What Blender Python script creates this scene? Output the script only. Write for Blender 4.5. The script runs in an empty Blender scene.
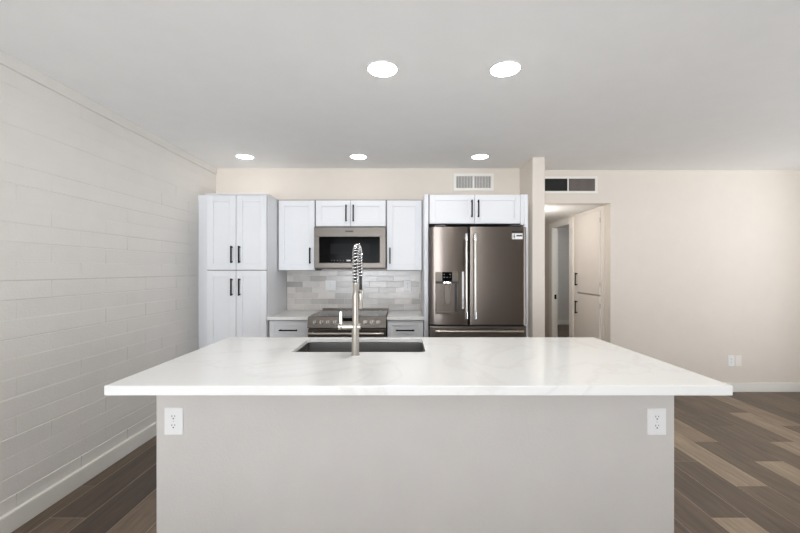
import bpy, bmesh, math, random
from mathutils import Vector, Matrix
random.seed(7)
PI = math.pi
S = bpy.context.scene
COL = S.collection

# ---------------------------------------------------------------- camera
cam_d = bpy.data.cameras.new('camera')
cam = bpy.data.objects.new('camera', cam_d)
COL.objects.link(cam)
cam.location = (0, 0, 1.385)
cam.rotation_euler = (PI / 2, 0, 0)
cam_d.sensor_width = 36.0
cam_d.lens = 17.55
cam_d.shift_x = -0.0025
cam_d.shift_y = 0.0044
cam_d.clip_start = 0.05
S.camera = cam

# ---------------------------------------------------------------- world: daylight outside the windows
w = bpy.data.worlds.new('daylight')
S.world = w
w.use_nodes = True
wn = w.node_tree
wn.nodes.clear()
out = wn.nodes.new('ShaderNodeOutputWorld')
bg = wn.nodes.new('ShaderNodeBackground')
tc = wn.nodes.new('ShaderNodeTexCoord')
sep = wn.nodes.new('ShaderNodeSeparateXYZ')
# bright sunlit paving below the horizon, shaded sky above; the patio side (+X) is dimmer than the rear side
GROUND = {'patio': 5.4, 'rear': 20.5}
SKY = {'patio': 1.7, 'rear': 5.2}


def wmath(op, a_, b_=None, c_=None):
    n_ = wn.nodes.new('ShaderNodeMath')
    n_.operation = op
    for i_, v_ in enumerate((a_, b_, c_)):
        if v_ is None:
            continue
        if isinstance(v_, (int, float)):
            n_.inputs[i_].default_value = v_
        else:
            wn.links.new(v_, n_.inputs[i_])
    return n_.outputs[0]


def wramp(v, lo, hi, a_, b_):
    n_ = wn.nodes.new('ShaderNodeMapRange')
    n_.interpolation_type = 'SMOOTHSTEP'
    wn.links.new(v, n_.inputs['Value'])
    n_.inputs['From Min'].default_value, n_.inputs['From Max'].default_value = lo, hi
    for key, q_ in (('To Min', a_), ('To Max', b_)):
        if isinstance(q_, (int, float)):
            n_.inputs[key].default_value = q_
        else:
            wn.links.new(q_, n_.inputs[key])
    return n_.outputs[0]


wn.links.new(tc.outputs['Generated'], sep.inputs[0])
side = wmath('MULTIPLY_ADD', sep.outputs['Y'], 0.5, sep.outputs['X'])
lum_g = wramp(side, -0.3, 0.3, GROUND['rear'], GROUND['patio'])
lum_s = wramp(side, -0.3, 0.3, SKY['rear'], SKY['patio'])
lum = wramp(sep.outputs['Z'], -0.02, 0.13, lum_g, lum_s)
wn.links.new(lum, bg.inputs['Strength'])
bg.inputs['Color'].default_value = (0.95, 0.995, 1.05, 1)
wn.links.new(bg.outputs[0], out.inputs['Surface'])


def portal(name, loc, rot, sx, sy):
    d = bpy.data.lights.new(name, 'AREA')
    d.shape = 'RECTANGLE'
    d.size, d.size_y = sx, sy
    d.cycles.is_portal = True
    o = bpy.data.objects.new(name, d)
    COL.objects.link(o)
    o.location, o.rotation_euler = loc, rot


# portals sit in the real window openings (they only guide sampling of the sky)
portal('patio_daylight', (5.12, 1.2, 1.10), (0, PI / 2, 0), 2.1, 2.6)
portal('rear_daylight', (-.8, -3.32, 1.25), (PI / 2, 0, 0), 2.3, 2.0)
portal('bedroom_daylight', (5.12, 7.6, 1.4), (0, PI / 2, 0), 1.3, 0.8)

# unseen point light added to brighten the hallway, hidden behind the wing wall
hd = bpy.data.lights.new('hall_fill_light', 'POINT')
hd.shadow_soft_size, hd.energy, hd.color = 0.07, 6.5, (1.0, 0.96, 0.92)
hl = bpy.data.objects.new('hall_fill_light', hd)
COL.objects.link(hl)
hl.location = (1.66, 4.95, 1.9)

S.view_settings.view_transform = 'Standard'
S.view_settings.look = 'None'
S.view_settings.gamma = 1.0
S.view_settings.use_curve_mapping = False
S.view_settings.exposure = 0.0
S.cycles.use_denoising = True
S.cycles.max_bounces = 14
S.cycles.diffuse_bounces = 10
S.cycles.sample_clamp_indirect = 10
LAMP = 132.0       # emission of the lenses over the island
LAMP_BACK = 16.0   # the row by the cabinets is dimmed

CEIL = 2.52
XL = -2.08         # block wall face
YB = 4.36          # kitchen back wall face
YR = 4.44          # living room back wall face
XR = 5.0           # right wall face
YN = -3.2          # wall behind the camera
HALLX = 2.373
CT = 0.939         # counter tops


# ---------------------------------------------------------------- materials
def nodes(name):
    m = bpy.data.materials.new(name)
    m.use_nodes = True
    nt = m.node_tree
    return m, nt, nt.nodes['Principled BSDF']


def lin(c):
    return tuple((v / 12.92 if v <= 0.04045 else ((v + 0.055) / 1.055) ** 2.4) for v in c) + (1,)


def rgb(r, g, b):
    return lin((r / 255, g / 255, b / 255))


def mat(name, col, rough=0.5, metal=0.0, var=0.03, vscale=6.0, bump=0.0, bscale=60.0, spec=None, stretch=None, emit=0, coat=0, aniso=0):
    m, nt, p = nodes(name)
    N, L = nt.nodes, nt.links
    t = N.new('ShaderNodeTexCoord')
    mpn = N.new('ShaderNodeMapping')
    if stretch:
        mpn.inputs['Scale'].default_value = stretch
    L.new(t.outputs['Object'], mpn.inputs[0])
    nz = N.new('ShaderNodeTexNoise')
    nz.inputs['Scale'].default_value = vscale
    nz.inputs['Detail'].default_value = 4
    L.new(mpn.outputs[0], nz.inputs['Vector'])
    r = N.new('ShaderNodeValToRGB')
    a = [max(0, c * (1 - var)) for c in col[:3]]
    b = [min(1, c * (1 + var)) for c in col[:3]]
    r.color_ramp.elements[0].color = (*a, 1)
    r.color_ramp.elements[1].color = (*b, 1)
    r.color_ramp.elements[0].position = 0.3
    r.color_ramp.elements[1].position = 0.7
    L.new(nz.outputs['Fac'], r.inputs[0])
    L.new(r.outputs[0], p.inputs['Base Color'])
    p.inputs['Roughness'].default_value = rough
    p.inputs['Metallic'].default_value = metal
    if spec is not None:
        p.inputs['Specular IOR Level'].default_value = spec
    if coat:
        p.inputs['Coat Weight'].default_value = coat
        p.inputs['Coat Roughness'].default_value = 0.05
    if bump:
        n2 = N.new('ShaderNodeTexNoise')
        n2.inputs['Scale'].default_value = bscale
        n2.inputs['Detail'].default_value = 3
        L.new(mpn.outputs[0], n2.inputs['Vector'])
        bp = N.new('ShaderNodeBump')
        bp.inputs['Strength'].default_value = bump
        bp.inputs['Distance'].default_value = 0.004
        L.new(n2.outputs['Fac'], bp.inputs['Height'])
        L.new(bp.outputs[0], p.inputs['Normal'])
    if aniso:
        p.inputs['Anisotropic'].default_value = aniso
        p.inputs['Anisotropic Rotation'].default_value = 0.25
        tg = N.new('ShaderNodeTangent')
        tg.direction_type = 'RADIAL'
        tg.axis = 'Z'
        L.new(tg.outputs[0], p.inputs['Tangent'])
    if emit:
        p.inputs['Emission Color'].default_value = col
        p.inputs['Emission Strength'].default_value = emit
    return m


M = {}
M['wall'] = mat('beige_wall_paint', rgb(223, 215, 205), 0.85, bump=0.10, bscale=90, var=0.012)
M['island_paint'] = mat('island_wall_paint', rgb(207, 203, 199), 0.8, bump=0.28, bscale=110, var=0.015)
M['ceiling'] = mat('ceiling_paint', rgb(243, 243, 242), 0.9, bump=0.08, bscale=120, var=0.01)
M['block'] = mat('white_block_paint', rgb(224, 221, 216), 0.55, bump=0.30, bscale=70, var=0.015)
M['trim'] = mat('white_trim_paint', rgb(234, 232, 226), 0.45, var=0.01)
M['cab'] = mat('white_cabinet_paint', rgb(223, 224, 227), 0.38, var=0.008)
M['cab_in'] = mat('cabinet_carcass', rgb(128, 126, 124), 0.5, var=0.01)
M['door'] = mat('door_paint', rgb(226, 220, 213), 0.5, var=0.01)
M['black'] = mat('matte_black_metal', rgb(14, 14, 15), 0.5, 0.0, var=0.1, spec=0.2)
M['dark'] = mat('dark_plastic', rgb(22, 22, 23), 0.45, var=0.1)
M['void'] = mat('duct_shadow_grey', rgb(46, 45, 45), 0.8, var=0.1)
M['glass_black'] = mat('black_glass', rgb(7, 7, 8), 0.10, var=0.1, spec=0.03)
M['cook_glass'] = mat('cooktop_glass', rgb(24, 23, 22), 0.10, var=0.1)
M['knob_steel'] = mat('knob_steel', rgb(155, 150, 144), 0.25, 1.0)
M['glass_win'] = mat('oven_window_mesh', rgb(22, 22, 23), 0.16, var=0.1, spec=0.03)
M['fridge'] = mat('dark_stainless', rgb(124, 116, 110), 0.32, 1.0, var=0.03, vscale=3, stretch=(80, 80, 1.0), aniso=0.8)
M['fridge_side'] = mat('fridge_side_grey', rgb(70, 70, 71), 0.5, 0.2)
M['steel'] = mat('brushed_stainless', rgb(90, 85, 80), 0.36, 1.0, var=0.05, vscale=3, stretch=(1.0, 80, 80))
M['range_steel'] = mat('range_stainless', rgb(97, 91, 85), 0.30, 1.0, var=0.05, vscale=3, stretch=(1.0, 80, 80))
M['sink'] = mat('sink_steel', rgb(150, 148, 146), 0.40, 1.0, var=0.05, vscale=3, stretch=(1, 60, 60))
M['nickel'] = mat('brushed_nickel', rgb(192, 187, 179), 0.28, 1.0, var=0.03)
M['chrome'] = mat('polished_chrome', rgb(225, 225, 226), 0.08, 1.0, var=0.01)
M['plate'] = mat('white_plastic', rgb(238, 238, 238), 0.35, var=0.005)
M['plate_warm'] = mat('ivory_plastic', rgb(238, 232, 226), 0.35, var=0.005)
M['plate_slot'] = mat('receptacle_slot', rgb(60, 60, 60), 0.6)
M['paper'] = mat('label_paper', rgb(225, 225, 224), 0.6, var=0.02)
M['ink'] = mat('label_ink', rgb(45, 42, 42), 0.6)
M['grille'] = mat('vent_louver_grey', rgb(205, 202, 199), 0.5, var=0.02)
M['grille_brown'] = mat('vent_louver_taupe', rgb(138, 128, 122), 0.5, var=0.02)
M['lens'] = mat('lamp_lens', (1.0, 0.985, 0.965, 1), 0.4, var=0.0, emit=LAMP)
M['lens_dim'] = mat('lamp_lens_dimmed', (1.0, 0.97, 0.94, 1), 0.4, var=0.0, emit=LAMP_BACK)
M['grout'] = mat('floor_grout', rgb(186, 172, 156), 0.8, var=0.05, vscale=40)
M['tile_grout'] = mat('backsplash_grout', rgb(222, 219, 215), 0.8, var=0.03)


def quartz():
    m, nt, p = nodes('white_quartz')
    N, L = nt.nodes, nt.links
    t = N.new('ShaderNodeTexCoord')
    nz = N.new('ShaderNodeTexNoise')
    nz.inputs['Scale'].default_value = 1.1
    nz.inputs['Detail'].default_value = 6
    nz.inputs['Distortion'].default_value = 1.6
    L.new(t.outputs['Object'], nz.inputs['Vector'])
    s = N.new('ShaderNodeMath')
    s.operation = 'SUBTRACT'
    s.inputs[1].default_value = 0.5
    a = N.new('ShaderNodeMath')
    a.operation = 'ABSOLUTE'
    L.new(nz.outputs['Fac'], s.inputs[0])
    L.new(s.outputs[0], a.inputs[0])
    r = N.new('ShaderNodeValToRGB')
    r.color_ramp.elements[0].position = 0.0
    r.color_ramp.elements[0].color = rgb(230, 229, 227)
    r.color_ramp.elements[1].position = 0.025
    r.color_ramp.elements[1].color = rgb(236, 236, 234)
    L.new(a.outputs[0], r.inputs[0])
    L.new(r.outputs[0], p.inputs['Base Color'])
    p.inputs['Roughness'].default_value = 0.13
    return m


M['quartz'] = quartz()


def plank_mat():
    m, nt, p = nodes('wood_look_tile')
    N, L = nt.nodes, nt.links
    t = N.new('ShaderNodeTexCoord')
    g = N.new('ShaderNodeNewGeometry')
    off = N.new('ShaderNodeVectorMath')
    off.operation = 'SCALE'
    cmb = N.new('ShaderNodeCombineXYZ')
    for i in range(3):
        L.new(g.outputs['Random Per Island'], cmb.inputs[i])
    off.inputs['Scale'].default_value = 37.0
    L.new(cmb.outputs[0], off.inputs[0])
    add = N.new('ShaderNodeVectorMath')
    L.new(t.outputs['Object'], add.inputs[0])
    L.new(off.outputs[0], add.inputs[1])
    mpn = N.new('ShaderNodeMapping')
    mpn.inputs['Scale'].default_value = (11, 0.9, 1)
    L.new(add.outputs[0], mpn.inputs[0])
    nz = N.new('ShaderNodeTexNoise')
    nz.inputs['Scale'].default_value = 2.6
    nz.inputs['Detail'].default_value = 8
    nz.inputs['Roughness'].default_value = 0.62
    nz.inputs['Distortion'].default_value = 0.9
    L.new(mpn.outputs[0], nz.inputs['Vector'])
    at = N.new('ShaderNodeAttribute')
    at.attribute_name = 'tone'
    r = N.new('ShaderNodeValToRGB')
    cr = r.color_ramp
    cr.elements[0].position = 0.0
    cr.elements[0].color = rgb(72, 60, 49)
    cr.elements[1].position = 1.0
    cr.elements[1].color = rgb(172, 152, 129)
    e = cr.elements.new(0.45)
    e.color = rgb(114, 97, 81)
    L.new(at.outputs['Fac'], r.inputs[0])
    gr = N.new('ShaderNodeMapRange')
    gr.inputs['From Min'].default_value = 0.28
    gr.inputs['From Max'].default_value = 0.72
    gr.inputs['To Min'].default_value = 0.58
    gr.inputs['To Max'].default_value = 1.30
    L.new(nz.outputs['Fac'], gr.inputs['Value'])
    mul = N.new('ShaderNodeVectorMath')
    mul.operation = 'SCALE'
    L.new(r.outputs[0], mul.inputs[0])
    L.new(gr.outputs[0], mul.inputs['Scale'])
    L.new(mul.outputs[0], p.inputs['Base Color'])
    p.inputs['Roughness'].default_value = 0.42
    bp = N.new('ShaderNodeBump')
    bp.inputs['Strength'].default_value = 0.15
    bp.inputs['Distance'].default_value = 0.003
    L.new(nz.outputs['Fac'], bp.inputs['Height'])
    L.new(bp.outputs[0], p.inputs['Normal'])
    return m


M['plank'] = plank_mat()


def tile_mat():
    m, nt, p = nodes('glazed_subway_tile')
    N, L = nt.nodes, nt.links
    g = N.new('ShaderNodeNewGeometry')
    r = N.new('ShaderNodeValToRGB')
    r.color_ramp.elements[0].color = rgb(164, 159, 154)
    r.color_ramp.elements[1].color = rgb(212, 207, 202)
    L.new(g.outputs['Random Per Island'], r.inputs[0])
    t = N.new('ShaderNodeTexCoord')
    nz = N.new('ShaderNodeTexNoise')
    nz.inputs['Scale'].default_value = 14
    nz.inputs['Detail'].default_value = 5
    L.new(t.outputs['Object'], nz.inputs['Vector'])
    mr = N.new('ShaderNodeMapRange')
    mr.inputs['To Min'].default_value = 0.86
    mr.inputs['To Max'].default_value = 1.12
    L.new(nz.outputs['Fac'], mr.inputs['Value'])
    mul = N.new('ShaderNodeVectorMath')
    mul.operation = 'SCALE'
    L.new(r.outputs[0], mul.inputs[0])
    L.new(mr.outputs[0], mul.inputs['Scale'])
    L.new(mul.outputs[0], p.inputs['Base Color'])
    p.inputs['Roughness'].default_value = 0.22
    bp = N.new('ShaderNodeBump')
    bp.inputs['Strength'].default_value = 0.25
    bp.inputs['Distance'].default_value = 0.004
    L.new(nz.outputs['Fac'], bp.inputs['Height'])
    L.new(bp.outputs[0], p.inputs['Normal'])
    return m


M['tile'] = tile_mat()


# ---------------------------------------------------------------- mesh helpers (world coordinates in, thing-local out)
class MB:
    def __init__(self):
        self.bm = bmesh.new()
        self.mi = 0

    def _mark(self, faces, smooth=False):
        for f in faces:
            f.material_index = self.mi
            f.smooth = smooth

    def box(self, x0, x1, y0, y1, z0, z1, bev=0.0, seg=2):
        r = bmesh.ops.create_cube(self.bm, size=1.0)
        vs = r['verts']
        for v in vs:
            v.co = Vector(((x0 + x1) / 2 + v.co.x * (x1 - x0), (y0 + y1) / 2 + v.co.y * (y1 - y0), (z0 + z1) / 2 + v.co.z * (z1 - z0)))
        fs = list({f for v in vs for f in v.link_faces})
        self._mark(fs)
        if bev > 0:
            es = list({e for v in vs for e in v.link_edges})
            b = bmesh.ops.bevel(self.bm, geom=es, offset=bev, segments=seg, affect='EDGES', profile=0.5)
            for f in b['faces']:
                f.material_index = self.mi
        return self

    def hexa(self, pts):
        """eight corners: bottom four then top four, same winding"""
        v = [self.bm.verts.new(p) for p in pts]
        fs = []
        for q in ((3, 2, 1, 0), (4, 5, 6, 7), (0, 1, 5, 4), (1, 2, 6, 5), (2, 3, 7, 6), (3, 0, 4, 7)):
            fs.append(self.bm.faces.new([v[i] for i in q]))
        self._mark(fs)
        return self

    def tube(self, pts, rad, n=12, caps=True, smooth=True):
        """a round bar swept through points; rad is a number or one per point"""
        pts = [Vector(p) for p in pts]
        rads = rad if isinstance(rad, (list, tuple)) else [rad] * len(pts)
        rings = []
        up = None
        for i, p in enumerate(pts):
            a = pts[max(0, i - 1)]
            b = pts[min(len(pts) - 1, i + 1)]
            d = (b - a).normalized()
            if up is None:
                up = Vector((0, 0, 1)) if abs(d.z) < 0.9 else Vector((1, 0, 0))
            u = (up - d * up.dot(d)).normalized()
            up = u
            v = d.cross(u)
            rings.append([self.bm.verts.new(p + (u * math.cos(2 * PI * k / n) + v * math.sin(2 * PI * k / n)) * rads[i]) for k in range(n)])
        fs = []
        for a, b in zip(rings, rings[1:]):
            for k in range(n):
                fs.append(self.bm.faces.new((a[k], a[(k + 1) % n], b[(k + 1) % n], b[k])))
        self._mark(fs, smooth)
        if caps:
            c = [self.bm.faces.new(list(reversed(rings[0]))), self.bm.faces.new(rings[-1])]
            self._mark(c)
        return self

    def lathe(self, cx, cy, prof, n=32, smooth=True, caps=False):
        """profile of (radius, z) turned about a vertical axis"""
        rings = []
        for r, z in prof:
            if r < 1e-6:
                rings.append([self.bm.verts.new((cx, cy, z))])
            else:
                rings.append([self.bm.verts.new((cx + r * math.cos(2 * PI * k / n), cy + r * math.sin(2 * PI * k / n), z)) for k in range(n)])
        fs = []
        for a, b in zip(rings, rings[1:]):
            for k in range(n):
                q = (k + 1) % n
                if len(a) == 1 and len(b) > 1:
                    fs.append(self.bm.faces.new((a[0], b[q], b[k])))
                elif len(b) == 1 and len(a) > 1:
                    fs.append(self.bm.faces.new((a[k], a[q], b[0])))
                elif len(a) > 1:
                    fs.append(self.bm.faces.new((a[k], a[q], b[q], b[k])))
        self._mark(fs, smooth)
        return self


ORG = {}


def link(name, mb, mats, parent=None, origin=None, fixn=True):
    if fixn:
        bmesh.ops.recalc_face_normals(mb.bm, faces=mb.bm.faces)
    for e_ in mb.bm.edges:
        if len(e_.link_faces) == 2 and e_.calc_face_angle(0) > 1.0:
            e_.smooth = False
    if parent is not None:
        org = ORG[parent]
    elif origin is not None:
        org = Vector(origin)
    else:
        xs = [v.co for v in mb.bm.verts]
        lo = [min(c[i] for c in xs) for i in range(3)]
        hi = [max(c[i] for c in xs) for i in range(3)]
        org = Vector(((lo[0] + hi[0]) / 2, (lo[1] + hi[1]) / 2, lo[2]))
    bmesh.ops.translate(mb.bm, verts=mb.bm.verts, vec=-org)
    me = bpy.data.meshes.new(name)
    mb.bm.to_mesh(me)
    mb.bm.free()
    for m in (mats if isinstance(mats, (list, tuple)) else [mats]):
        me.materials.append(M[m])
    o = bpy.data.objects.new(name, me)
    COL.objects.link(o)
    if parent is not None:
        o.parent = parent
    else:
        o.location = org
    ORG[o] = org
    return o


def tag(o, label=None, cat=None, group=None, kind=None):
    if label:
        o['label'] = label
    if cat:
        o['category'] = cat
    if group:
        o['group'] = group
    if kind:
        o['kind'] = kind
    return o


def thing(name, label, cat, loc, group=None):
    o = bpy.data.objects.new(name, None)
    COL.objects.link(o)
    o.location = loc
    o.empty_display_size = 0.1
    ORG[o] = Vector(loc)
    return tag(o, label, cat, group)


def struct(name, mb, m):
    return tag(link(name, mb, m), kind='structure')


def copy_tree(o, delta, label=None):
    """a thing with copies of its parts and sub-parts, moved by delta"""
    r = o.copy()
    COL.objects.link(r)
    r.location = Vector(o.location) + Vector(delta)
    if label:
        r['label'] = label
    for ch in [c for c in bpy.data.objects if c.parent == o]:
        c = ch.copy()
        COL.objects.link(c)
        c.parent = r
        for g in [q for q in bpy.data.objects if q.parent == ch]:
            d = g.copy()
            COL.objects.link(d)
            d.parent = c
    return r


# ================================================================ THE SETTING
# floor: wood-look planks laid along the room, one third offset, thin pale grout
PW, PL = 0.2055, 0.965
# chosen plank tones, by column and row
PLANK_TONE = {(0, 0): .9, (2, 1): .88, (4, 0): .9, (3, 2): .72, (7, 1): .82, (6, 1): .85, (8, 2): .70, (5, -1): .8, (10, 0): .75, (1, -1): .8,
         (-16, 0): .58, (-17, 0): .10, (-17, 1): .08, (-17, 2): .15, (-18, 0): .40, (-18, 1): .12, (-18, 2): .1, (-16, 1): .2, (-15, 1): .15,  # low tones beside the block wall paint in the shadow on that floor
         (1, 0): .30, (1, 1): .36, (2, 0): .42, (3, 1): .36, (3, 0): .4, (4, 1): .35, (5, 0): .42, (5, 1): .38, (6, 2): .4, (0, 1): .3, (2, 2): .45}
fl = MB()
tones = []
ORDER = (0.0, 2 / 3, 1 / 3)
for c in range(-19, 17):
    x0, x1 = 1.73 + c * PW, 1.73 + (c + 1) * PW
    x0, x1 = max(x0, XL - 0.04), min(x1, 5.1)
    if x1 - x0 < 0.01:
        continue
    y_ref = 2.18 + ORDER[c % 3] * PL - PL
    for r in range(-6, 10):
        ya, yb = y_ref + r * PL, y_ref + (r + 1) * PL
        ya, yb = max(ya, YN - 0.1), min(yb, 9.95)
        if yb - ya < 0.02:
            continue
        g = 0.0023
        zt = 0.0
        v = [fl.bm.verts.new(p) for p in ((x0 + g, ya + g, zt), (x1 - g, ya + g, zt), (x1 - g, yb - g, zt), (x0 + g, yb - g, zt))]
        b = [fl.bm.verts.new((q.co.x, q.co.y, -0.004)) for q in v]
        t = random.uniform(0.22, 0.48)
        if random.random() < 0.08:
            t = random.uniform(0.55, 0.7)
        t = PLANK_TONE.get((c, r), t)
        fs = [fl.bm.faces.new(v)]
        for k in range(4):
            fs.append(fl.bm.faces.new((v[(k + 1) % 4], v[k], b[k], b[(k + 1) % 4])))
        tones += [t] * len(fs)
        fl._mark(fs)
fl.mi = 1
fl.box(XL - 0.1, 5.12, YN - 0.12, 10.0, -0.08, -0.0012)
tones += [0.5] * 6
fl.bm.faces.ensure_lookup_table()
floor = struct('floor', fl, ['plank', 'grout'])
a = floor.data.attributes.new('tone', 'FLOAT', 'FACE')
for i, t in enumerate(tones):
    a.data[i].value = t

# ceiling of the main room; lower ceiling of the hall; the room past it
b = MB().box(XL - 0.2, XR + 0.12, YN - 0.12, YR + 0.12, CEIL, CEIL + 0.1)
struct('ceiling', b, 'ceiling')
b = MB().box(1.32, HALLX + 0.062, YR + 0.12, 8.1, 2.15, 2.25)
struct('ceiling_hall', b, 'ceiling')
b = MB().box(HALLX + 0.062, XR + 0.12, YR + 0.12, 10.05, 2.45, 2.52)
struct('ceiling_bedroom', b, 'ceiling')


# painted block wall on the left: running bond, each block very slightly proud or turned
def block_wall():
    mb = MB()
    mb.box(XL - 0.2, XL - 0.0022, YN - 0.12, YB + 0.12, 0, CEIL)
    H, Lb = 0.104, 0.425
    z = 1.327 - 13 * H
    row = 0
    while z < 2.46:
        z0, z1 = max(z, 0.0), min(z + H, 2.50)
        rd, rt = random.uniform(-0.0009, 0.0009), random.uniform(-0.0016, 0.0016)
        jd = random.choice((0.0006, 0.0011, 0.0018))
        y = YN - (Lb / 2 if row % 2 else 0) - 0.1 + 0.09
        lastj = 0.0
        while y < YB:
            ya, yb = max(y, YN - 0.1), min(y + Lb, YB + 0.05)
            nextj = random.choice((0, 0, 0, 0, 0, 0.0006, 0.001))   # most upright joints are filled flush
            if yb - ya > 0.02 and z1 - z0 > 0.02:
                d = rd + random.uniform(-0.0003, 0.0003)
                tz = rt + random.uniform(-0.0004, 0.0004)
                jz = jd * 0.9
                F = []
                for (yy, zz, sy, sz) in ((ya, z0, 1, 1), (yb, z0, -1, 1), (yb, z1, -1, -1), (ya, z1, 1, -1)):
                    jy = lastj if sy > 0 else nextj
                    F.append((yy + sy * jy, zz + sz * jz, sy, sz, jy))
                base = [mb.bm.verts.new((XL - jd * 1.6 + d, q[0], q[1])) for q in F]
                mid = [mb.bm.verts.new((XL - jd + d, q[0], q[1])) for q in F]
                top = [mb.bm.verts.new((XL + d - q[3] * tz, q[0] + q[2] * q[4], q[1] + q[3] * 0.0025)) for q in F]
                fs = [mb.bm.faces.new(top)]
                for A, B in ((base, mid), (mid, top)):
                    for k in range(4):
                        fs.append(mb.bm.faces.new((A[k], A[(k + 1) % 4], B[(k + 1) % 4], B[k])))
                mb._mark(fs)
            lastj = nextj
            y += Lb
        z += H
        row += 1
    return mb


struct('wall_left', block_wall(), 'block')
b = MB().box(XL - 0.002, XL + 0.014, YN, YB, 2.452, CEIL, 0.002)
struct('trim_1', b, 'block')

b = MB().box(XL, 1.314, YB, YB + 0.12, 0, CEIL)
struct('wall_back', b, 'wall')
b = MB().box(1.314, 1.44, 3.927, YR + 0.12, 0, CEIL, 0.006, 3)
struct('wall_wing', b, 'wall')
b = MB()
b.box(1.44, HALLX, YR, YR + 0.12, 2.145, CEIL)
b.box(HALLX, XR + 0.12, YR, YR + 0.12, 0, CEIL)
struct('wall_living', b, 'wall')
# right wall with the patio window, and the wall behind the camera with its window
b = MB()
b.box(XR, XR + 0.12, YN - 0.12, -.1, 0, CEIL)
b.box(XR, XR + 0.12, 2.5, YR, 0, CEIL)
b.box(XR, XR + 0.12, -.1, 2.5, 2.15, CEIL)
b.box(XR, XR + 0.12, -.1, 2.5, 0, 0.05)
struct('wall_right', b, 'wall')
b = MB()
b.box(XL, -1.95, YN - 0.12, YN, 0, CEIL)
b.box(.35, XR, YN - 0.12, YN, 0, CEIL)
b.box(-1.95, .35, YN - 0.12, YN, 2.25, CEIL)
b.box(-1.95, .35, YN - 0.12, YN, 0, 0.25)
struct('wall_rear', b, 'wall')


def frame_x(name, x, y0, y1, z0, z1, mull):
    b = MB()
    for (ya, yb, za, zb) in ((y0, y0 + .05, z0, z1), (y1 - .05, y1, z0, z1), (y0, y1, z0, z0 + .05), (y0, y1, z1 - .05, z1)):
        b.box(x, x + .06, ya, yb, za, zb)
    for m_ in mull:
        b.box(x, x + .06, m_ - .03, m_ + .03, z0, z1)
    return struct(name, b, 'trim')


frame_x('window_1', XR + 0.04, -.1, 2.5, 0.05, 2.15, [1.2])
frame_x('window_2', XR + 0.04, 7.2, 8.0, 0.75, 2.05, [7.6])
b = MB()
for (xa, xb, za, zb) in ((-1.95, -1.90, .25, 2.25), (.30, .35, .25, 2.25), (-1.95, .35, .25, .30), (-1.95, .35, 2.20, 2.25), (-.83, -.77, .25, 2.25)):
    b.box(xa, xb, YN - 0.09, YN - 0.03, za, zb)
struct('window_3', b, 'trim')

# hall: left side, right side (opening for the linen cabinet and the doorway), end
b = MB().box(1.32, 1.44, YR + 0.12, 8.1, 0, 2.15)
struct('wall_hall', b, 'wall')
b = MB()
b.box(HALLX, HALLX + .062, 5.33, 5.50, 0, 2.15)
b.box(HALLX, HALLX + .062, 5.50, 6.13, 2.056, 2.15)
b.box(HALLX, HALLX + .062, 6.13, 8.1, 0, 2.15)
struct('wall_hall_side', b, 'wall')
b = MB().box(1.44, HALLX, 8.0, 8.1, 0, 2.15)
struct('wall_hall_end', b, 'wall')
# room past the doorway
b = MB().box(HALLX + .062, XR + .12, 9.91, 10.05, 0, 2.45)
H = 0.104
z = 0.05
while z < 2.4:
    b.box(HALLX + .062, XR + .1, 9.903, 9.92, z, z + H - 0.008, 0.003, 1)
    z += H
struct('wall_bedroom_end', b, 'block')
b = MB()
b.box(XR, XR + .12, YR + .12, 7.2, 0, 2.45)
b.box(XR, XR + .12, 8.0, 10.05, 0, 2.45)
b.box(XR, XR + .12, 7.2, 8.0, 0, .75)
b.box(XR, XR + .12, 7.2, 8.0, 2.05, 2.45)
struct('wall_bedroom_side', b, 'wall')
b = MB()
b.box(HALLX, HALLX + .062, 8.1, 10.05, 0, 2.45)
struct('wall_bedroom_inner', b, 'wall')


# baseboards
def bboard(name, mb):
    return struct(name, mb, 'trim')


bboard('baseboard_left', MB().box(XL - 0.004, XL + 0.022, YN, 3.90, 0, 0.105, 0.004))
bboard('baseboard_right', MB().box(HALLX + 0.0, XR, YR - 0.016, YR, 0, 0.105, 0.004))
bboard('baseboard_hall', MB().box(HALLX - 0.014, HALLX, 6.22, 8.0, 0, 0.10, 0.004))
bboard('baseboard_bedroom', MB().box(HALLX + .07, XR, 9.888, 9.904, 0, 0.12, 0.004))

# doorway to the far room: casing, jamb lining, black strike plate
b = MB()
b.box(HALLX - .018, HALLX, 5.385, 5.50, 0, 2.115, .003)
b.box(HALLX - .018, HALLX, 6.13, 6.245, 0, 2.115, .003)
b.box(HALLX - .018, HALLX, 5.50, 6.13, 2.056, 2.115, .003)
b.box(HALLX - .005, HALLX + .066, 5.50, 5.515, 0, 2.056)
b.box(HALLX - .005, HALLX + .066, 6.115, 6.13, 0, 2.056)
b.box(HALLX - .005, HALLX + .066, 5.515, 6.115, 2.04, 2.056)
d1 = struct('door_1', b, 'trim')
b = MB().box(HALLX + .016, HALLX + .046, 6.105, 6.117, 0.93, 1.0, .002)
link('strike_plate', b, 'black', d1)

# ================================================================ BACKSPLASH
def backsplash():
    mb = MB()
    x0, x1, z0, z1 = -1.284, 0.210, CT, 1.379
    y = YB - 0.010
    mb.mi = 1
    mb.box(x0, x1, y + 0.0025, YB - .002, z0, z1)
    mb.mi = 0
    th, tl = 0.0635, 0.187
    z, row = z0 + 0.001, 0
    while z < z1 - 0.01:
        zb = min(z + th, z1)
        x = x0 - tl * (0.5 if row % 2 else 0.0) - 0.012 * (row % 3)
        while x < x1:
            xa, xb = max(x, x0), min(x + tl, x1)
            if xb - xa > 0.012:
                mb.box(xa + .0014, xb - .0014, y + random.uniform(0, .0012), y + .006, z + .0014, zb - .0014, .0012, 1)
            x += tl
        z += th
        row += 1
    return mb


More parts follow.
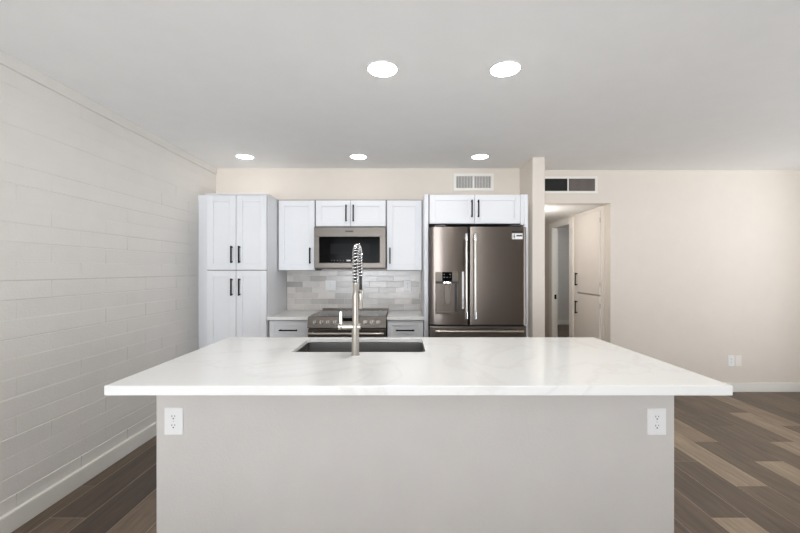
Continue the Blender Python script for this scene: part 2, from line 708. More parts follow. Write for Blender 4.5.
o = link('tile_backsplash', backsplash(), ['tile', 'tile_grout'])
tag(o, 'glazed grey subway tile backsplash behind the range', 'backsplash')


# ================================================================ CABINETS
def shaker(x0, x1, z0, z1, yf, th=0.02, st=0.060, mb=None):
    """a framed door facing the camera: two stiles, two rails, a recessed flat panel"""
    mb = mb or MB()
    e = .0022
    mb.box(x0, x0 + st, yf, yf + th, z0, z1, e, 1)
    mb.box(x1 - st, x1, yf, yf + th, z0, z1, e, 1)
    mb.box(x0 + st - .0005, x1 - st + .0005, yf + .0003, yf + th, z1 - st, z1, e, 1)
    mb.box(x0 + st - .0005, x1 - st + .0005, yf + .0003, yf + th, z0, z0 + st, e, 1)
    mb.box(x0 + st - .002, x1 - st + .002, yf + .013, yf + th - .002, z0 + st - .002, z1 - st + .002)
    return mb


def pull(x, z, length, yf, vert=True):
    """black square bar pull on two posts, standing off a face at yf"""
    mb = MB()
    h = length / 2
    w = .0062
    if vert:
        mb.box(x - w, x + w, yf - .034, yf - .022, z - h, z + h, .002)
        for s in (-1, 1):
            mb.box(x - w, x + w, yf - .030, yf + .0005, z + s * (h - .012) - .006, z + s * (h - .012) + .006, .0015)
    else:
        mb.box(x - h, x + h, yf - .034, yf - .022, z - w, z + w, .002)
        for s in (-1, 1):
            mb.box(x + s * (h - .012) - .006, x + s * (h - .012) + .006, yf - .030, yf + .0005, z - w, z + w, .0015)
    return mb


def door(root, x0, x1, z0, z1, yf, hx, hz, hl=0.165, name='door', vert=True, st=.06, stz=None):
    d = link(name, shaker(x0, x1, z0, z1, yf, st=st), 'cab', root)
    link('handle', pull(hx, hz, hl, yf, vert), 'black', d)
    return d


# tall pantry
YP = 3.72
t = thing('pantry_cabinet', 'tall white four-door pantry cabinet beside the painted block wall', 'cabinet', (-1.58, 4.0, 0))
px0, px1, pz1 = -1.874, -1.287, 2.103
b = MB()
b.box(px0, px1, YP + .022, YB - .003, 0.0, pz1)
link('body', b, 'cab', t)
b = MB().box(px0 - .004, px1 + .002, YP + .003, YB - .003, pz1, pz1 + .012, .003)
link('top_trim', b, 'cab', t)
b = MB().box(XL + .003, px0, YP + .26, YP + .28, 0.0, 2.150)
link('filler_strip', b, 'cab', t)
link('face_frame', MB().box(px0 + .006, px1 - .004, YP + .0203, YP + .0225, .1, pz1 - .004), 'cab_in', t)
xm = (px0 + px1) / 2 - .003
for (za, zb, hz) in ((1.387, pz1 - .006, 1.533), (0.11, 1.379, 1.223)):
    door(t, px0 + .010, xm - .002, za, zb, YP, xm - .037, hz, .164)
    door(t, xm + .002, px1 - .007, za, zb, YP, xm + .037, hz, .164)

# wall cabinets
YW = 4.02
wz0, wz1 = 1.380, 2.107


def wall_cab(label, x0, x1, z0, z1, doors):
    t = thing('wall_cabinet', label, 'cabinet', ((x0 + x1) / 2, (YW + YB) / 2, z0), 'wall cabinets over the range')
    b = MB().box(x0, x1, YW + .022, YB - .003, z0, z1 + .006)
    link('body', b, 'cab_in', t)
    for (a_, b_, hx, hz, hl) in doors:
        door(t, a_, b_, z0 + .004, z1 - .004, YW, hx, hz, hl)
    return t


wall_cab('white single-door wall cabinet between the pantry and the microwave', -1.284, -.897, wz0, wz1, [(-1.272, -.902, -.946, 1.532, .165)])
wall_cab('short two-door white wall cabinet above the microwave', -.895, -.163, 1.832, wz1, [(-.888, -.534, -.574, 1.969, .172), (-.530, -.169, -.500, 1.969, .172)])
wall_cab('white single-door wall cabinet between the microwave and the refrigerator', -.161, .208, wz0, wz1, [(-.155, .202, -.124, 1.532, .165)])

# base cabinets either side of the range
YD = 3.73
RX0, RX1 = -.880, -.148


def base_cab(label, x0, x1, dx0, dx1, hx):
    t = thing('base_cabinet', label, 'cabinet', ((x0 + x1) / 2, 4.0, 0), 'base cabinets beside the range')
    b = MB()
    b.box(x0, x1, YD + .022, YB - .003, .10, CT - .031)
    b.box(x0, x1, YD + .09, YB - .003, 0.0, .10)
    link('body', b, 'cab_in', t)
    d = link('drawer', shaker(dx0, dx1, CT - .205, CT - .040, YD, st=.045), 'cab', t)
    link('handle', pull(hx, CT - .128, .175, YD, False), 'black', d)
    door(t, dx0, dx1, .115, CT - .212, YD, dx1 - .04 if x0 < -.9 else dx0 + .04, .58, .165)
    return t


base_cab('white base cabinet with drawer between the pantry and the range', -1.285, RX0 - .004, -1.268, RX0 - .008, -1.083)
base_cab('white base cabinet with drawer between the range and the refrigerator', RX1 + .004, .209, RX1 + .008, .203, .030)
o = link('countertop', MB().box(-1.285, RX0 - .002, 3.70, YB - .0105, CT - .030, CT, .003), 'quartz')
tag(o, 'short white quartz countertop on the pantry side of the range', 'countertop', 'countertops beside the range')
o = link('countertop', MB().box(RX1 + .002, .2105, 3.70, YB - .0105, CT - .030, CT, .003), 'quartz')
tag(o, 'short white quartz countertop on the refrigerator side of the range', 'countertop', 'countertops beside the range')

# refrigerator surround: two tall end panels and the two-door cabinet over it
YF = 3.70
t = thing('refrigerator_cabinet', 'white two-door cabinet with tall side panels enclosing the refrigerator', 'cabinet', (.70, 4.0, 0))
link('side_panel', MB().box(.212, .250, YF, YB - .003, 0, 2.104, .002, 1), 'cab', t)
link('side_panel', MB().box(1.160, 1.197, YF, YB - .003, 0, 2.104, .002, 1), 'cab', t)
b = MB()
b.box(.250, 1.160, YF + .022, YB - .003, 1.826, 2.104)
link('body', b, 'cab_in', t)
link('filler_strip', MB().box(1.126, 1.160, YF + .004, YF + .0215, 1.815, 2.104), 'cab', t)
door(t, .262, .688, 1.826, 2.100, YF, .660, 1.965, .165, st=.055)
door(t, .692, 1.122, 1.826, 2.100, YF, .722, 1.965, .165, st=.055)

# ================================================================ REFRIGERATOR
FY = 3.545
t = thing('refrigerator', 'dark stainless french-door refrigerator with water dispenser', 'refrigerator', (.70, 3.9, 0))
b = MB()
b.box(.268, 1.136, FY + .075, YB - .02, .02, 1.785, .004)
b.box(.30, .40, FY + .02, FY + .12, 1.785, 1.80, .003)
b.box(1.0, 1.10, FY + .02, FY + .12, 1.785, 1.80, .003)
for xx in (.32, 1.08):
    b.tube([(xx, 3.75, 0), (xx, 3.75, .03)], .02)
link('body', b, 'fridge_side', t)


def fridge_door(x0, x1, z0, z1, ra, rb):
    """slab with generously rounded vertical front edges"""
    mb = MB()
    dp = .024
    prof = [(x0, FY + .07)]
    for k in range(9):
        a_ = PI - k * PI / 16
        prof.append((x0 + ra + ra * math.cos(a_), FY + dp - dp * math.sin(a_)))
    for k in range(9):
        a_ = PI / 2 - k * PI / 16
        prof.append((x1 - rb + rb * math.cos(a_), FY + dp - dp * math.sin(a_)))
    prof.append((x1, FY + .07))
    lo = [mb.bm.verts.new((p[0], p[1], z0)) for p in prof]
    hi = [mb.bm.verts.new((p[0], p[1], z1)) for p in prof]
    n = len(prof)
    for k in range(n):
        f = mb.bm.faces.new((lo[k], lo[(k + 1) % n], hi[(k + 1) % n], hi[k]))
        f.smooth = 0 < k < n - 2
    mb.bm.faces.new(lo)
    mb.bm.faces.new(hi)
    return mb


def bar_handle(x, z0, z1, yf):
    mb = MB()
    mb.tube([(x, yf - .052, z0 + .05), (x, yf - .052, z1 - .05)], .0115, 14)
    mb.mi = 1
    for (za, zb) in ((z0, z0 + .062), (z1 - .062, z1)):
        mb.tube([(x, yf - .052, za), (x, yf - .052, zb)], .0145, 16)
        zc = (za + zb) / 2
        mb.tube([(x, yf - .050, zc), (x, yf + .001, zc)], .010, 12)
    return mb


dl = link('door', fridge_door(.256, .598, .888, 1.778, .15, .012), 'fridge', t)
link('handle', bar_handle(.577, .948, 1.712, FY), ['nickel', 'chrome'], dl)
dr = link('door', fridge_door(.611, 1.137, .888, 1.778, .012, .06), 'fridge', t)
link('handle', bar_handle(.655, .948, 1.712, FY), ['nickel', 'chrome'], dr)
# dispenser on the camera-left door
b = MB()
b.mi = 0
fx0, fx1, fz0, fz1 = .302, .512, .985, 1.367
b.box(fx0, fx1, FY - .003, FY + .002, 1.283, fz1, .001)          # control band
b.box(fx0, fx0 + .012, FY - .004, FY + .002, fz0, 1.283, .001)
b.box(fx1 - .012, fx1, FY - .004, FY + .002, fz0, 1.283, .001)
b.box(fx0, fx1, FY - .012, FY + .002, fz0, fz0 + .022, .002)      # drip tray lip
link('dispenser_frame', b, 'range_steel', dl)
b = MB()
b.box(fx0 + .012, fx1 - .012, FY - .0015, FY + .002, fz0 + .022, 1.262)
link('dispenser_recess', b, 'fridge', dl)
b = MB()
b.box(fx0, fx1, FY - .006, FY + .002, 1.262, 1.283, .001)
b.box(fx1 - .034, fx1 - .012, FY - .003, FY, fz0 + .022, 1.262)
link('dispenser_shadow_bar', b, 'dark', dl)
b = MB().box(.366, .455, FY - .006, FY + .002, 1.285, fz1, .001)
b.mi = 1
for (xx, zz) in ((.383, 1.345), (.436, 1.345), (.383, 1.318), (.410, 1.318), (.436, 1.318)):
    b.box(xx - .003, xx + .003, FY - .0066, FY - .005, zz - .002, zz + .002)
link('display', b, ['glass_black', 'paper'], dl)
b = MB()
b.box(.385, .437, FY - .012, FY - .001, 1.075, 1.255, .003)
link('paddle', b, 'range_steel', dl)
b = MB().box(.376, .446, FY - .020, FY - .001, 1.255, 1.274, .003)
link('spout', b, 'chrome', dl)
b = MB().box(.545, .563, FY - .0012, FY + .001, 1.032, 1.37)
b.mi = 1
for k in range(9):
    zz = 1.05 + k * .011
    b.box(.549, .559, FY - .0018, FY - .001, zz, zz + .004)
tag(link('sticker', b, ['paper', 'ink'], dl), 'tall narrow white paper label')
b = MB()
b.box(1.000, 1.095, FY - .0012, FY + .001, 1.665, 1.718)
b.mi = 1
b.box(1.000, 1.095, FY - .002, FY + .001, 1.722, 1.740)
b.box(1.040, 1.092, FY - .0018, FY, 1.690, 1.704)
b.box(1.006, 1.010, FY - .0018, FY, 1.672, 1.712)
b.box(1.020, 1.026, FY - .0018, FY, 1.672, 1.712)
b.box(1.010, 1.030, FY - .0018, FY, 1.690, 1.694)
tag(link('sticker', b, ['paper', 'ink'], dr), 'small white and black label')
b = MB().box(.256, 1.137, FY + .004, FY + .07, .45, .872, .008)
dw = link('freezer_drawer', b, 'fridge', t)
b = MB()
b.tube([(.30, FY - .045, .832), (1.095, FY - .045, .832)], .012, 14)
for xx in (.34, 1.055):
    b.tube([(xx, FY - .045, .832), (xx, FY + .008, .832)], .009, 10)
link('handle', b, 'nickel', dw)
b = MB().box(.256, 1.137, FY + .004, FY + .07, .06, .442, .008)
dw = link('freezer_drawer', b, 'fridge', t)
b = MB()
b.tube([(.30, FY - .045, .40), (1.095, FY - .045, .40)], .012, 14)
for xx in (.34, 1.055):
    b.tube([(xx, FY - .045, .40), (xx, FY + .008, .40)], .009, 10)
link('handle', b, 'nickel', dw)
# the dark door gasket seen as the seam between the doors
link('gasket', MB().box(.262, 1.131, FY + .0705, FY + .0745, .07, 1.775), 'dark', t)

# ================================================================ MICROWAVE
MY = 3.955
mx0, mx1, mz0, mz1 = -.893, -.165, 1.395, 1.820
t = thing('microwave', 'stainless over-the-range microwave with a black glass door', 'microwave', (-.529, 4.15, mz0))
link('body', MB().box(mx0 + .003, mx1 - .003, MY + .03, YB - .014, mz0 + .004, mz1 - .002, .003), 'fridge_side', t)
b = MB()
gx0, gx1, gz0, gz1 = -.840, -.226, 1.458, 1.722
b.box(mx0, mx1, MY, MY + .03, gz1, mz1, .003)
b.box(mx0, mx1, MY, MY + .03, mz0 + .012, gz0, .003)
b.box(mx0, gx0, MY, MY + .03, gz0 - .002, gz1 + .002, .002)
b.box(gx1, mx1, MY, MY + .03, gz0 - .002, gz1 + .002, .002)
dm = link('door', b, 'steel', t)
b = MB().box(gx0, gx1, MY + .003, MY + .028, gz0, gz1)
g = link('door_glass', b, 'glass_black', dm)
link('viewing_window', MB().box(-.728, -.325, MY + .0018, MY + .004, 1.547, 1.652), 'glass_win', dm)
b = MB()
for k in range(5):
    xx = -.715 + k * .030
    b.box(xx - .006, xx + .006, MY + .0018, MY + .004, 1.477, 1.484)
    b.box(xx - .006, xx - .001, MY + .0018, MY + .004, 1.487, 1.490)
link('touch_keys', b, 'fridge_side', dm)
link('display', MB().box(-.562, -.522, MY + .0015, MY + .004, 1.475, 1.488), 'paper', dm)
b = MB().box(-.575, -.493, MY - .0015, MY + .001, 1.769, 1.786, .0005)
link('badge', b, 'dark', dm)
b = MB()
b.box(mx0 + .006, mx1 - .006, MY + .012, MY + .06, mz0, mz0 + .012)
link('bottom_vent', b, 'dark', t)

# ================================================================ RANGE
RY = 3.615
t = thing('range', 'stainless slide-in range with glass cooktop and front knobs', 'range', (-.514, 4.0, 0))
rx0, rx1 = RX0 + .002, RX1 - .002
b = MB()
b.box(rx0 + .004, rx1 - .004, RY + .06, YB - .03, 0.10, CT - .006)
for xx in (rx0 + .06, rx1 - .06):
    for yy in (RY + .12, YB - .1):
        b.tube([(xx, yy, 0), (xx, yy, .11)], .02)
link('body', b, 'fridge_side', t)
b = MB()
b.box(rx0, rx1, RY + .048, YB - .014, CT - .003, CT + .010, .003)
ck = link('cooktop', b, 'cook_glass', t)
for (cx, cy, r) in ((-.70, 3.83, .115), (-.33, 3.83, .095), (-.70, 4.15, .085), (-.33, 4.15, .11), (-.515, 4.2, .06)):
    b = MB()
    n = 40
    v = []
    for s in (0, -.003):
        v.append([b.bm.verts.new((cx + (r + s) * math.cos(2 * PI * k / n), cy + (r + s) * math.sin(2 * PI * k / n), CT + .0104)) for k in range(n)])
    for k in range(n):
        b.bm.faces.new((v[0][k], v[0][(k + 1) % n], v[1][(k + 1) % n], v[1][k]))
    link('burner_ring', b, 'grille', ck)
b = MB()
b.box(rx0, rx1, YB - .055, YB - .0145, CT + .010, CT + .024, .003)
link('rear_trim', b, 'range_steel', t)
# sloping control panel
zt, zb_ = CT + .008, .848
b = MB()
b.hexa([(rx0, RY, zb_), (rx1, RY, zb_), (rx1, RY + .06, zb_), (rx0, RY + .06, zb_),
        (rx0, RY + .022, zt), (rx1, RY + .022, zt), (rx1, RY + .06, zt), (rx0, RY + .06, zt)])
cp = link('control_panel', b, 'range_steel', t)
nrm = Vector((0, -(zt - zb_), -.022 * -1)).normalized()
nrm = Vector((0, -1, .24)).normalized()


def panel_pt(x, f):
    return Vector((x, RY + .022 * f, zb_ + (zt - zb_) * f))


for px_ in (315.4, 322.0, 328.4, 335.2, 365.4, 371.8, 378.2):
    x = (px_ - 402) * .00930
    c0 = panel_pt(x, .52)
    b = MB()
    b.tube([c0, c0 + nrm * .008], .021, 20)
    b.tube([c0 + nrm * .008, c0 + nrm * .034], [.0175, .0155], 20)
    b.box(x - .003, x + .003, c0.y - .042, c0.y - .030, c0.z - .012, c0.z + .026)
    link('knob', b, 'knob_steel', cp)
b = MB()
p0, p1 = panel_pt(-.56, .62), panel_pt(-.46, .92)
b.hexa([(-.56, p0.y - .002, p0.z), (-.44, p0.y - .002, p0.z), (-.44, p0.y + .004, p0.z), (-.56, p0.y + .004, p0.z),
        (-.56, p1.y - .002, p1.z), (-.44, p1.y - .002, p1.z), (-.44, p1.y + .004, p1.z), (-.56, p1.y + .004, p1.z)])
link('display', b, 'glass_black', cp)
b = MB()
b.box(rx0 + .002, rx1 - .002, RY + .012, RY + .058, .25, .835, .004)
od = link('oven_door', b, 'range_steel', t)
link('door_glass', MB().box(rx0 + .09, rx1 - .09, RY + .009, RY + .014, .36, .70), 'glass_black', od)
b = MB()
b.tube([(rx0 + .02, RY - .042, .800), (rx1 - .02, RY - .042, .800)], .0125, 14)
for xx in (rx0 + .05, rx1 - .05):
    b.tube([(xx, RY - .042, .800), (xx, RY + .014, .800)], .010, 12)
link('handle', b, 'nickel', od)
dwr = link('storage_drawer', MB().box(rx0 + .002, rx1 - .002, RY + .012, RY + .058, .10, .242, .004), 'range_steel', t)
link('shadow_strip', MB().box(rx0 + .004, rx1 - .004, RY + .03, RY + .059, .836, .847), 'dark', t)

# ================================================================ ISLAND
IX0, IX1, IY0, IY1 = -1.148, 1.2755, 1.502, 2.588
BX0, BX1, BY0, BY1 = -1.131, 1.2535, 1.794, 2.579
SX0, SX1, SY0, SY1 = -.604, .129, 2.120, 2.520
t = thing('kitchen_island', 'pale grey textured kitchen island base under the white countertop', 'kitchen island', ((BX0 + BX1) / 2, 2.18, 0))
b = MB()
b.box(BX0, BX1, BY0, BY0 + .12, 0, CT - .0385, .004)
b.box(BX0, BX0 + .06, BY0 + .11, BY1 - .045, 0, CT - .0385, .004)
b.box(BX1 - .06, BX1, BY0 + .11, BY1 - .03, 0, CT - .0385, .004)
link('wall_body', b, 'island_paint', t)
b = MB()
b.box(BX0 + .06, BX1 - .06, BY1 - .036, BY1 - .026, .10, CT - .0385)
b.box(BX0 + .06, BX1 - .06, BY1 - .09, BY1 - .075, 0, .10)
link('cabinet_back', b, 'cab_in', t)
n = 5
ww = (BX1 - BX0 - .04) / n
for k in range(n):
    x = BX0 + .02 + k * ww
    b = MB()
    th = .02
    yb0, yb1 = BY1 - .025, BY1 - .005
    b.box(x + .003, x + .063, yb0, yb1, .115, CT - .05, .0015, 1)
    b.box(x + ww - .063, x + ww - .003, yb0, yb1, .115, CT - .05, .0015, 1)
    b.box(x + .062, x + ww - .062, yb0, yb1, CT - .11, CT - .05, .0015, 1)
    b.box(x + .062, x + ww - .062, yb0, yb1, .115, .175, .0015, 1)
    b.box(x + .06, x + ww - .06, yb0 + .002, yb1 - .011, .17, CT - .105)
    d = link('door', b, 'cab', t)
    h = MB().box(x + .03, x + .042, yb1 + .022, yb1 + .034, .70, .865, .002)
    for zz in (.712, .853):
        h.box(x + .03, x + .042, yb1 - .0005, yb1 + .03, zz - .006, zz + .006)
    link('handle', h, 'black', d)

# countertop slab with the sink cut-out: four pieces around the hole, welded into one outline
def ring_slab(x0, x1, y0, y1, hx0, hx1, hy0, hy1, z0, z1, bev, edge):
    mb = MB()
    bm = mb.bm
    r = .025
    n = 5
    hole = []
    for (cx, cy, a0) in ((hx1 - r, hy1 - r, 0), (hx0 + r, hy1 - r, 90), (hx0 + r, hy0 + r, 180), (hx1 - r, hy0 + r, 270)):
        for k in range(n):
            a_ = math.radians(a0 + 90 * k / (n - 1))
            hole.append((cx + r * math.cos(a_), cy + r * math.sin(a_)))
    outer = [(x1, y1), (x0, y1), (x0, y0), (x1, y0)]
    V = {}
    for z in (z0, z1):
        V[z] = ([bm.verts.new((*p, z - (edge if z == z0 else 0))) for p in outer], [bm.verts.new((*p, z)) for p in hole])
    for z in (z0, z1):
        O, Hh = V[z]
        for q in range(4):
            # fan: outer corner q to its arc, then bridge to the next corner
            for k in range(n - 1):
                bm.faces.new((O[q], Hh[q * n + k], Hh[q * n + k + 1]))
            nx = (q + 1) % 4
            bm.faces.new((O[q], Hh[q * n + n - 1], Hh[(nx * n) % (4 * n)], O[nx]))
    for idx in (0, 1):
        A, B = V[z0][idx], V[z1][idx]
        m_ = len(A)
        for k in range(m_):
            bm.faces.new((A[k], A[(k + 1) % m_], B[(k + 1) % m_], B[k]))
    bmesh.ops.recalc_face_normals(bm, faces=bm.faces)
    es = [e for e in bm.edges if len(e.link_faces) == 2 and e.calc_face_angle(0) > 1.0 and
          all(abs(v.co.x - x0) < 1e-6 or abs(v.co.x - x1) < 1e-6 or abs(v.co.y - y0) < 1e-6 or abs(v.co.y - y1) < 1e-6 for v in e.verts)]
    bmesh.ops.bevel(bm, geom=es, offset=bev, segments=2, affect='EDGES', profile=.5)
    return mb


b = ring_slab(IX0, IX1, IY0, IY1, SX0, SX1, SY0, SY1, CT - .020, CT, .003, .018)
o = link('island_countertop', b, 'quartz')
tag(o, 'large white quartz island countertop with an undermount sink cut-out', 'countertop')

# sink: rim flange under the slab, four inner walls, bottom, drain
t = thing('kitchen_sink', 'stainless undermount sink set into the white island countertop', 'sink', ((SX0 + SX1) / 2, (SY0 + SY1) / 2, CT - .27))
b = MB()
zt, zb2, zo = CT - .0250, CT - .245, .003
x0, x1, y0, y1 = SX0 - zo, SX1 + zo, SY0 - zo, SY1 + zo
th = .006
b.box(x0 - th, x0, y0 - th, y1 + th, zb2, zt)
b.box(x1, x1 + th, y0 - th, y1 + th, zb2, zt)
b.box(x0, x1, y0 - th, y0, zb2, zt)
b.box(x0, x1, y1, y1 + th, zb2, zt)
b.box(x0 - th, x1 + th, y0 - th, y1 + th, zb2 - .006, zb2)
b.box(x0 - .03, x0 - th, y0 - .03, y1 + .010, zt - .003, zt)
b.box(x1 + th, x1 + .03, y0 - .03, y1 + .010, zt - .003, zt)
b.box(x0 - th, x1 + th, y0 - .03, y0 - th, zt - .003, zt)
b.box(x0 - th, x1 + th, y1 + th, y1 + .010, zt - .003, zt)
link('basin', b, 'sink', t)
b = MB()
b.lathe((SX0 + SX1) / 2, (SY0 + SY1) / 2, [(.0, zb2 + .001), (.030, zb2 + .001), (.043, zb2 + .005), (.056, zb2 + .003), (.056, zb2)], 28)
link('drain', b, 'chrome', t)

# ================================================================ FAUCET
FX, FYc = -.2445, 2.046
t = thing('kitchen_faucet', 'tall brushed nickel spring-neck faucet standing in front of the sink', 'faucet', (FX, FYc, CT))
b = MB()
b.lathe(FX, FYc, [(0, CT), (.0235, CT), (.0235, CT + .005), (.0195, CT + .008), (.0195, 1.108), (.0175, 1.112), (.0160, 1.116), (.0160, 1.254), (.0145, 1.259), (0, 1.259)], 28)
link('body', b, 'nickel', t)
b = MB()
b.tube([(FX + .026, FYc, 1.089), (FX - .067, FYc, 1.089)], .0160, 20)
v = link('valve', b, 'nickel', t)
b = MB()
b.tube([(FX - .0665, FYc, 1.089), (FX - .074, FYc, 1.089), (FX - .076, FYc, 1.089), (FX - .088, FYc, 1.089), (FX - .090, FYc, 1.089)], [.012, .012, .0165, .0165, .012], 20)
b.box(FX - .084, FX - .068, FYc - .006, FYc + .006, 1.100, 1.169, .003)
link('lever', b, 'nickel', v)
b = MB()
b.lathe(FX, FYc, [(0, 1.258), (.0125, 1.258), (.0125, 1.300), (.0155, 1.302), (.0155, 1.318), (0, 1.318)], 24)
for k in range(5):
    z = 1.264 + k * .007
    b.lathe(FX, FYc, [(.0125, z), (.0142, z + .0015), (.0142, z + .003), (.0125, z + .0045)], 24)
link('neck', b, 'nickel', t)
# the arch: straight up, half circle away over the sink, a short way down
R_ = .100
ZC = 1.412
path = []
for k in range(11):
    path.append(Vector((FX, FYc, 1.316 + (ZC - 1.316) * k / 10)))
for k in range(1, 41):
    a_ = PI - PI * k / 40
    path.append(Vector((FX, FYc + R_ + R_ * math.cos(a_), ZC + R_ * math.sin(a_))))
for k in range(1, 8):
    path.append(Vector((FX + .006 * k / 7, FYc + 2 * R_, ZC - .062 * k / 7)))
hose = list(path)
for k in range(1, 7):
    hose.append(Vector((FX + .006, FYc + 2 * R_, ZC - .062 - .082 * k / 6)))
link('hose', MB().tube(hose, .0085, 12), 'dark', t)
# spring coil along the arch
cum = [0]
for a_, b_ in zip(path, path[1:]):
    cum.append(cum[-1] + (b_ - a_).length)
tot = cum[-1]
PITCH, RAD = .0172, .0150
turns = tot / PITCH
ns = int(turns * 16)
pts = []
j = 0
for i in range(ns + 1):
    s = tot * i / ns
    while j < len(cum) - 2 and cum[j + 1] < s:
        j += 1
    f = (s - cum[j]) / max(1e-9, cum[j + 1] - cum[j])
    p = path[j].lerp(path[j + 1], f)
    d = (path[j + 1] - path[j]).normalized()
    u = Vector((1, 0, 0))
    u = (u - d * u.dot(d)).normalized()
    vv = d.cross(u)
    an = 2 * PI * turns * i / ns
    pts.append(p + (u * math.cos(an) + vv * math.sin(an)) * RAD)
link('spring', MB().tube(pts, .0037, 8), 'chrome', t)
hx, hy = FX + .006, FYc + 2 * R_
b = MB()
b.lathe(hx, hy, [(0, 1.163), (.0115, 1.163), (.0135, 1.167), (.0135, 1.262), (.0110, 1.272), (0, 1.272)], 24)
link('spray_head', b, 'nickel', t)
b = MB()
b.tube([(FX, FYc + .012, 1.285), (FX + .003, FYc + .10, 1.272), (hx, hy - .016, 1.255)], .006, 12)
b.lathe(hx, hy, [(.0125, 1.245), (.0175, 1.245), (.0175, 1.265), (.0125, 1.265), (.0125, 1.245)], 24)
link('holder_arm', b, 'nickel', t)


# ================================================================ OUTLETS AND SWITCHES (all face the camera)
def outlet(label, xc, zc, yf, w_, h_, group=None, decora=False):
    t = thing('wall_outlet', label, 'electrical outlet', (xc, yf, zc - h_ / 2), group)
    link('cover_plate', MB().box(xc - w_ / 2, xc + w_ / 2, yf - .006, yf + .001, zc - h_ / 2, zc + h_ / 2, .0025), 'plate', t)
    for s in (1, -1):
        b = MB()
        z = zc + s * .0205
        if decora:
            b.box(xc - .0165, xc + .0165, yf - .0075, yf - .004, z - .0175, z + .0175, .001)
        else:
            b.lathe(0, 0, [(0, -.0075), (.0165, -.0075), (.0165, -.004), (0, -.004)], 24)
            for v_ in b.bm.verts:
                x_, y_, z_ = v_.co
                v_.co = Vector((xc + x_, yf + z_, z + max(-.0135, min(.0135, y_))))
        b.mi = 1
        b.box(xc - .0078, xc - .0052, yf - .0079, yf - .007, z + .000, z + .008)
        b.box(xc + .0052, xc + .0078, yf - .0079, yf - .007, z + .001, z + .0075)
        b.box(xc - .0028, xc + .0028, yf - .0079, yf - .007, z - .0095, z - .004)
        link('receptacle', b, ['plate', 'plate_slot'], t)
    b = MB().tube([(xc, yf - .0068, zc), (xc, yf - .0055, zc)], .003, 10)
    link('screw', b, 'grille', t)
    return t


G = 'wall outlets'
outlet('white duplex outlet on the island front at the end nearest the block wall', -1.0475, .691, BY0, .085, .124, G)
outlet('white duplex outlet on the island front at the end nearest the open floor', 1.169, .689, BY0, .086, .122, G)
outlet('small white outlet on the beige wall, beside a blank plate', 3.746, .355, YR, .073, .124, G, True)
outlet('narrow white outlet on the tile backsplash near the refrigerator panel', .0627, 1.213, YB - .010, .078, .118, G, True)
t = thing('blank_plate', 'small blank white cover plate on the beige wall beside an outlet', 'cover plate', (3.826, YR, .293))
link('cover_plate', MB().box(3.7895, 3.863, YR - .006, YR + .001, .293, .417, .0025), 'plate_warm', t)
for z in (.325, .385):
    link('screw', MB().tube([(3.826, YR - .0068, z), (3.826, YR - .0055, z)], .003, 10), 'plate', t)
t = thing('light_switch', 'square double white switch plate on the tile backsplash', 'light switch', (-.793, YB - .010, 1.157))
yf = YB - .010
link('cover_plate', MB().box(-.852, -.734, yf - .006, yf + .001, 1.157, 1.273, .0025), 'plate', t)
for xc in (-.816, -.770):
    link('rocker', MB().box(xc - .0165, xc + .0165, yf - .0085, yf - .004, 1.182, 1.248, .0015), 'plate', t)


# ================================================================ VENTS
def vent(label, x0, x1, z0, z1, yf, mats, n, fr=.030, slant=.004, lw=.0016):
    t = thing('air_vent', label, 'air vent', ((x0 + x1) / 2, yf, z0), 'wall air vents')
    b = MB()
    b.box(x0, x1, yf - .010, yf + .001, z1 - fr, z1, .003)
    b.box(x0, x1, yf - .010, yf + .001, z0, z0 + fr, .003)
    b.box(x0, x0 + fr, yf - .010, yf + .001, z0 + fr - .002, z1 - fr + .002, .003)
    b.box(x1 - fr, x1, yf - .010, yf + .001, z0 + fr - .002, z1 - fr + .002, .003)
    xm = (x0 + x1) / 2
    b.box(xm - .007, xm + .007, yf - .009, yf + .001, z0 + fr - .002, z1 - fr + .002, .002)
    link('frame', b, 'trim', t)
    link('backing', MB().box(x0 + .01, x1 - .01, yf - .0012, yf + .001, z0 + .01, z1 - .01), 'void', t)
    for (xa, xb, mt) in ((x0 + fr, xm - .007, mats[0]), (xm + .007, x1 - fr, mats[1])):
        b = MB()
        for k in range(n):
            x = xa + (xb - xa) * (k + .5) / n
            s = slant * (1 if mt != 'grille' else -1)
            b.hexa([(x - lw - s, yf - .0075, z0 + fr), (x + lw - s, yf - .0075, z0 + fr), (x + lw + s, yf - .0015, z0 + fr), (x - lw + s, yf - .0015, z0 + fr),
                    (x - lw - s, yf - .0075, z1 - fr), (x + lw - s, yf - .0075, z1 - fr), (x + lw + s, yf - .0015, z1 - fr), (x - lw + s, yf - .0015, z1 - fr)])
        link('louvers', b, mt, t)
    return t


vent('white framed air vent on the wall above the refrigerator cabinet', .575, 1.022, 2.270, 2.462, YB, ('grille', 'grille'), 11, slant=.003, lw=.0026)
vent('wide air vent above the hallway opening', 1.555, 2.222, 2.258, 2.450, YR, ('void', 'grille_brown'), 24, fr=.026)

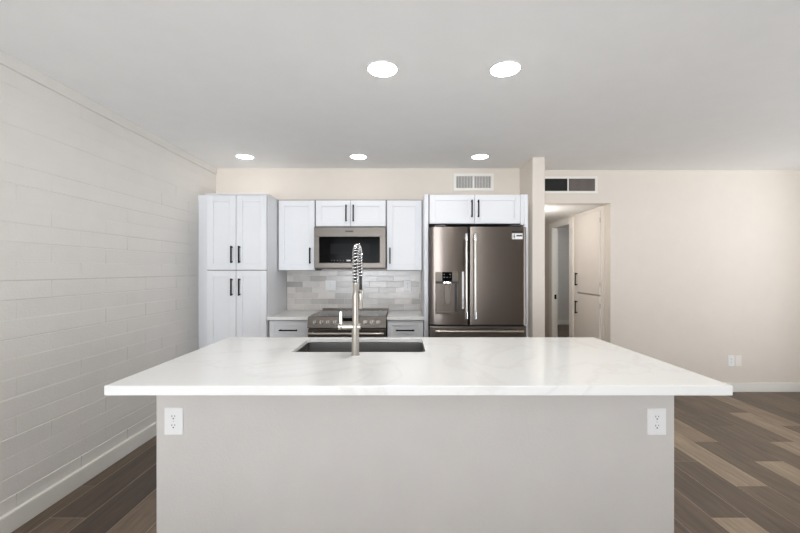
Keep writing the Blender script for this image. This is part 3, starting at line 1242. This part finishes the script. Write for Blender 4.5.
# ================================================================ LINEN CABINET in the hall
t = thing('linen_cabinet', 'built-in two-door linen cabinet along the hallway', 'cabinet', (2.55, 4.95, 0))
b = MB()
b.box(HALLX + .02, HALLX + .45, 4.566, 5.328, 0, 2.148)
link('body', b, 'door', t)
b = MB()
x = HALLX - .004
b.box(x, HALLX + .021, 4.566, 4.66, 0, 2.145, .002)
b.box(x, HALLX + .021, 5.27, 5.328, 0, 2.145, .002)
b.box(x, HALLX + .021, 4.659, 5.271, 2.105, 2.145, .002)
b.box(x, HALLX + .021, 4.659, 5.271, 0, .10, .002)
link('face_frame', b, 'door', t)
for (za, zb, hz) in ((1.088, 2.10, 1.262), (.10, 1.072, .888)):
    b = MB().box(x - .016, x + .004, 4.645, 5.285, za, zb, .003)
    d = link('door', b, 'door', t)
    hy = 5.235
    h = MB().box(x - .050, x - .038, hy - .007, hy + .007, hz - .085, hz + .085, .002)
    for s in (-1, 1):
        h.box(x - .045, x - .015, hy - .007, hy + .007, hz + s * .073 - .007, hz + s * .073 + .007)
    link('handle', h, 'black', d)
    for zz in (za + .12, zb - .12):
        h = MB().tube([(x - .012, 4.642, zz - .03), (x - .012, 4.642, zz + .03)], .006, 8)
        link('hinge', h, 'nickel', d)


# ================================================================ RECESSED LIGHTS
def lamp(label, x, y, lens='lens'):
    t = thing('recessed_light', label, 'ceiling light', (x, y, CEIL), 'recessed ceiling lights')
    b = MB()
    b.lathe(x, y, [(.079, CEIL - .002), (.080, CEIL - .005), (.084, CEIL - .004), (.087, CEIL), (.079, CEIL)], 40)
    link('trim_ring', b, 'plate', t)
    b = MB()
    b.lathe(x, y, [(0, CEIL - .010), (.03, CEIL - .0095), (.060, CEIL - .0080), (.0795, CEIL - .004), (.0795, CEIL - .0005), (0, CEIL - .0005)], 40)
    link('lens', b, lens, t)
    return t


L0 = lamp('lit recessed ceiling light over the island above the faucet', -.110, 2.20)
copy_tree(L0, (.692, 0, 0), 'lit recessed ceiling light over the island towards the refrigerator')
L1 = lamp('lit recessed ceiling light near the tall pantry cabinet', -1.570, 3.90, 'lens_dim')
copy_tree(L1, (1.135, 0, 0), 'lit recessed ceiling light in front of the microwave')
copy_tree(L1, (2.35, 0, 0), 'lit recessed ceiling light in front of the air vent over the refrigerator')
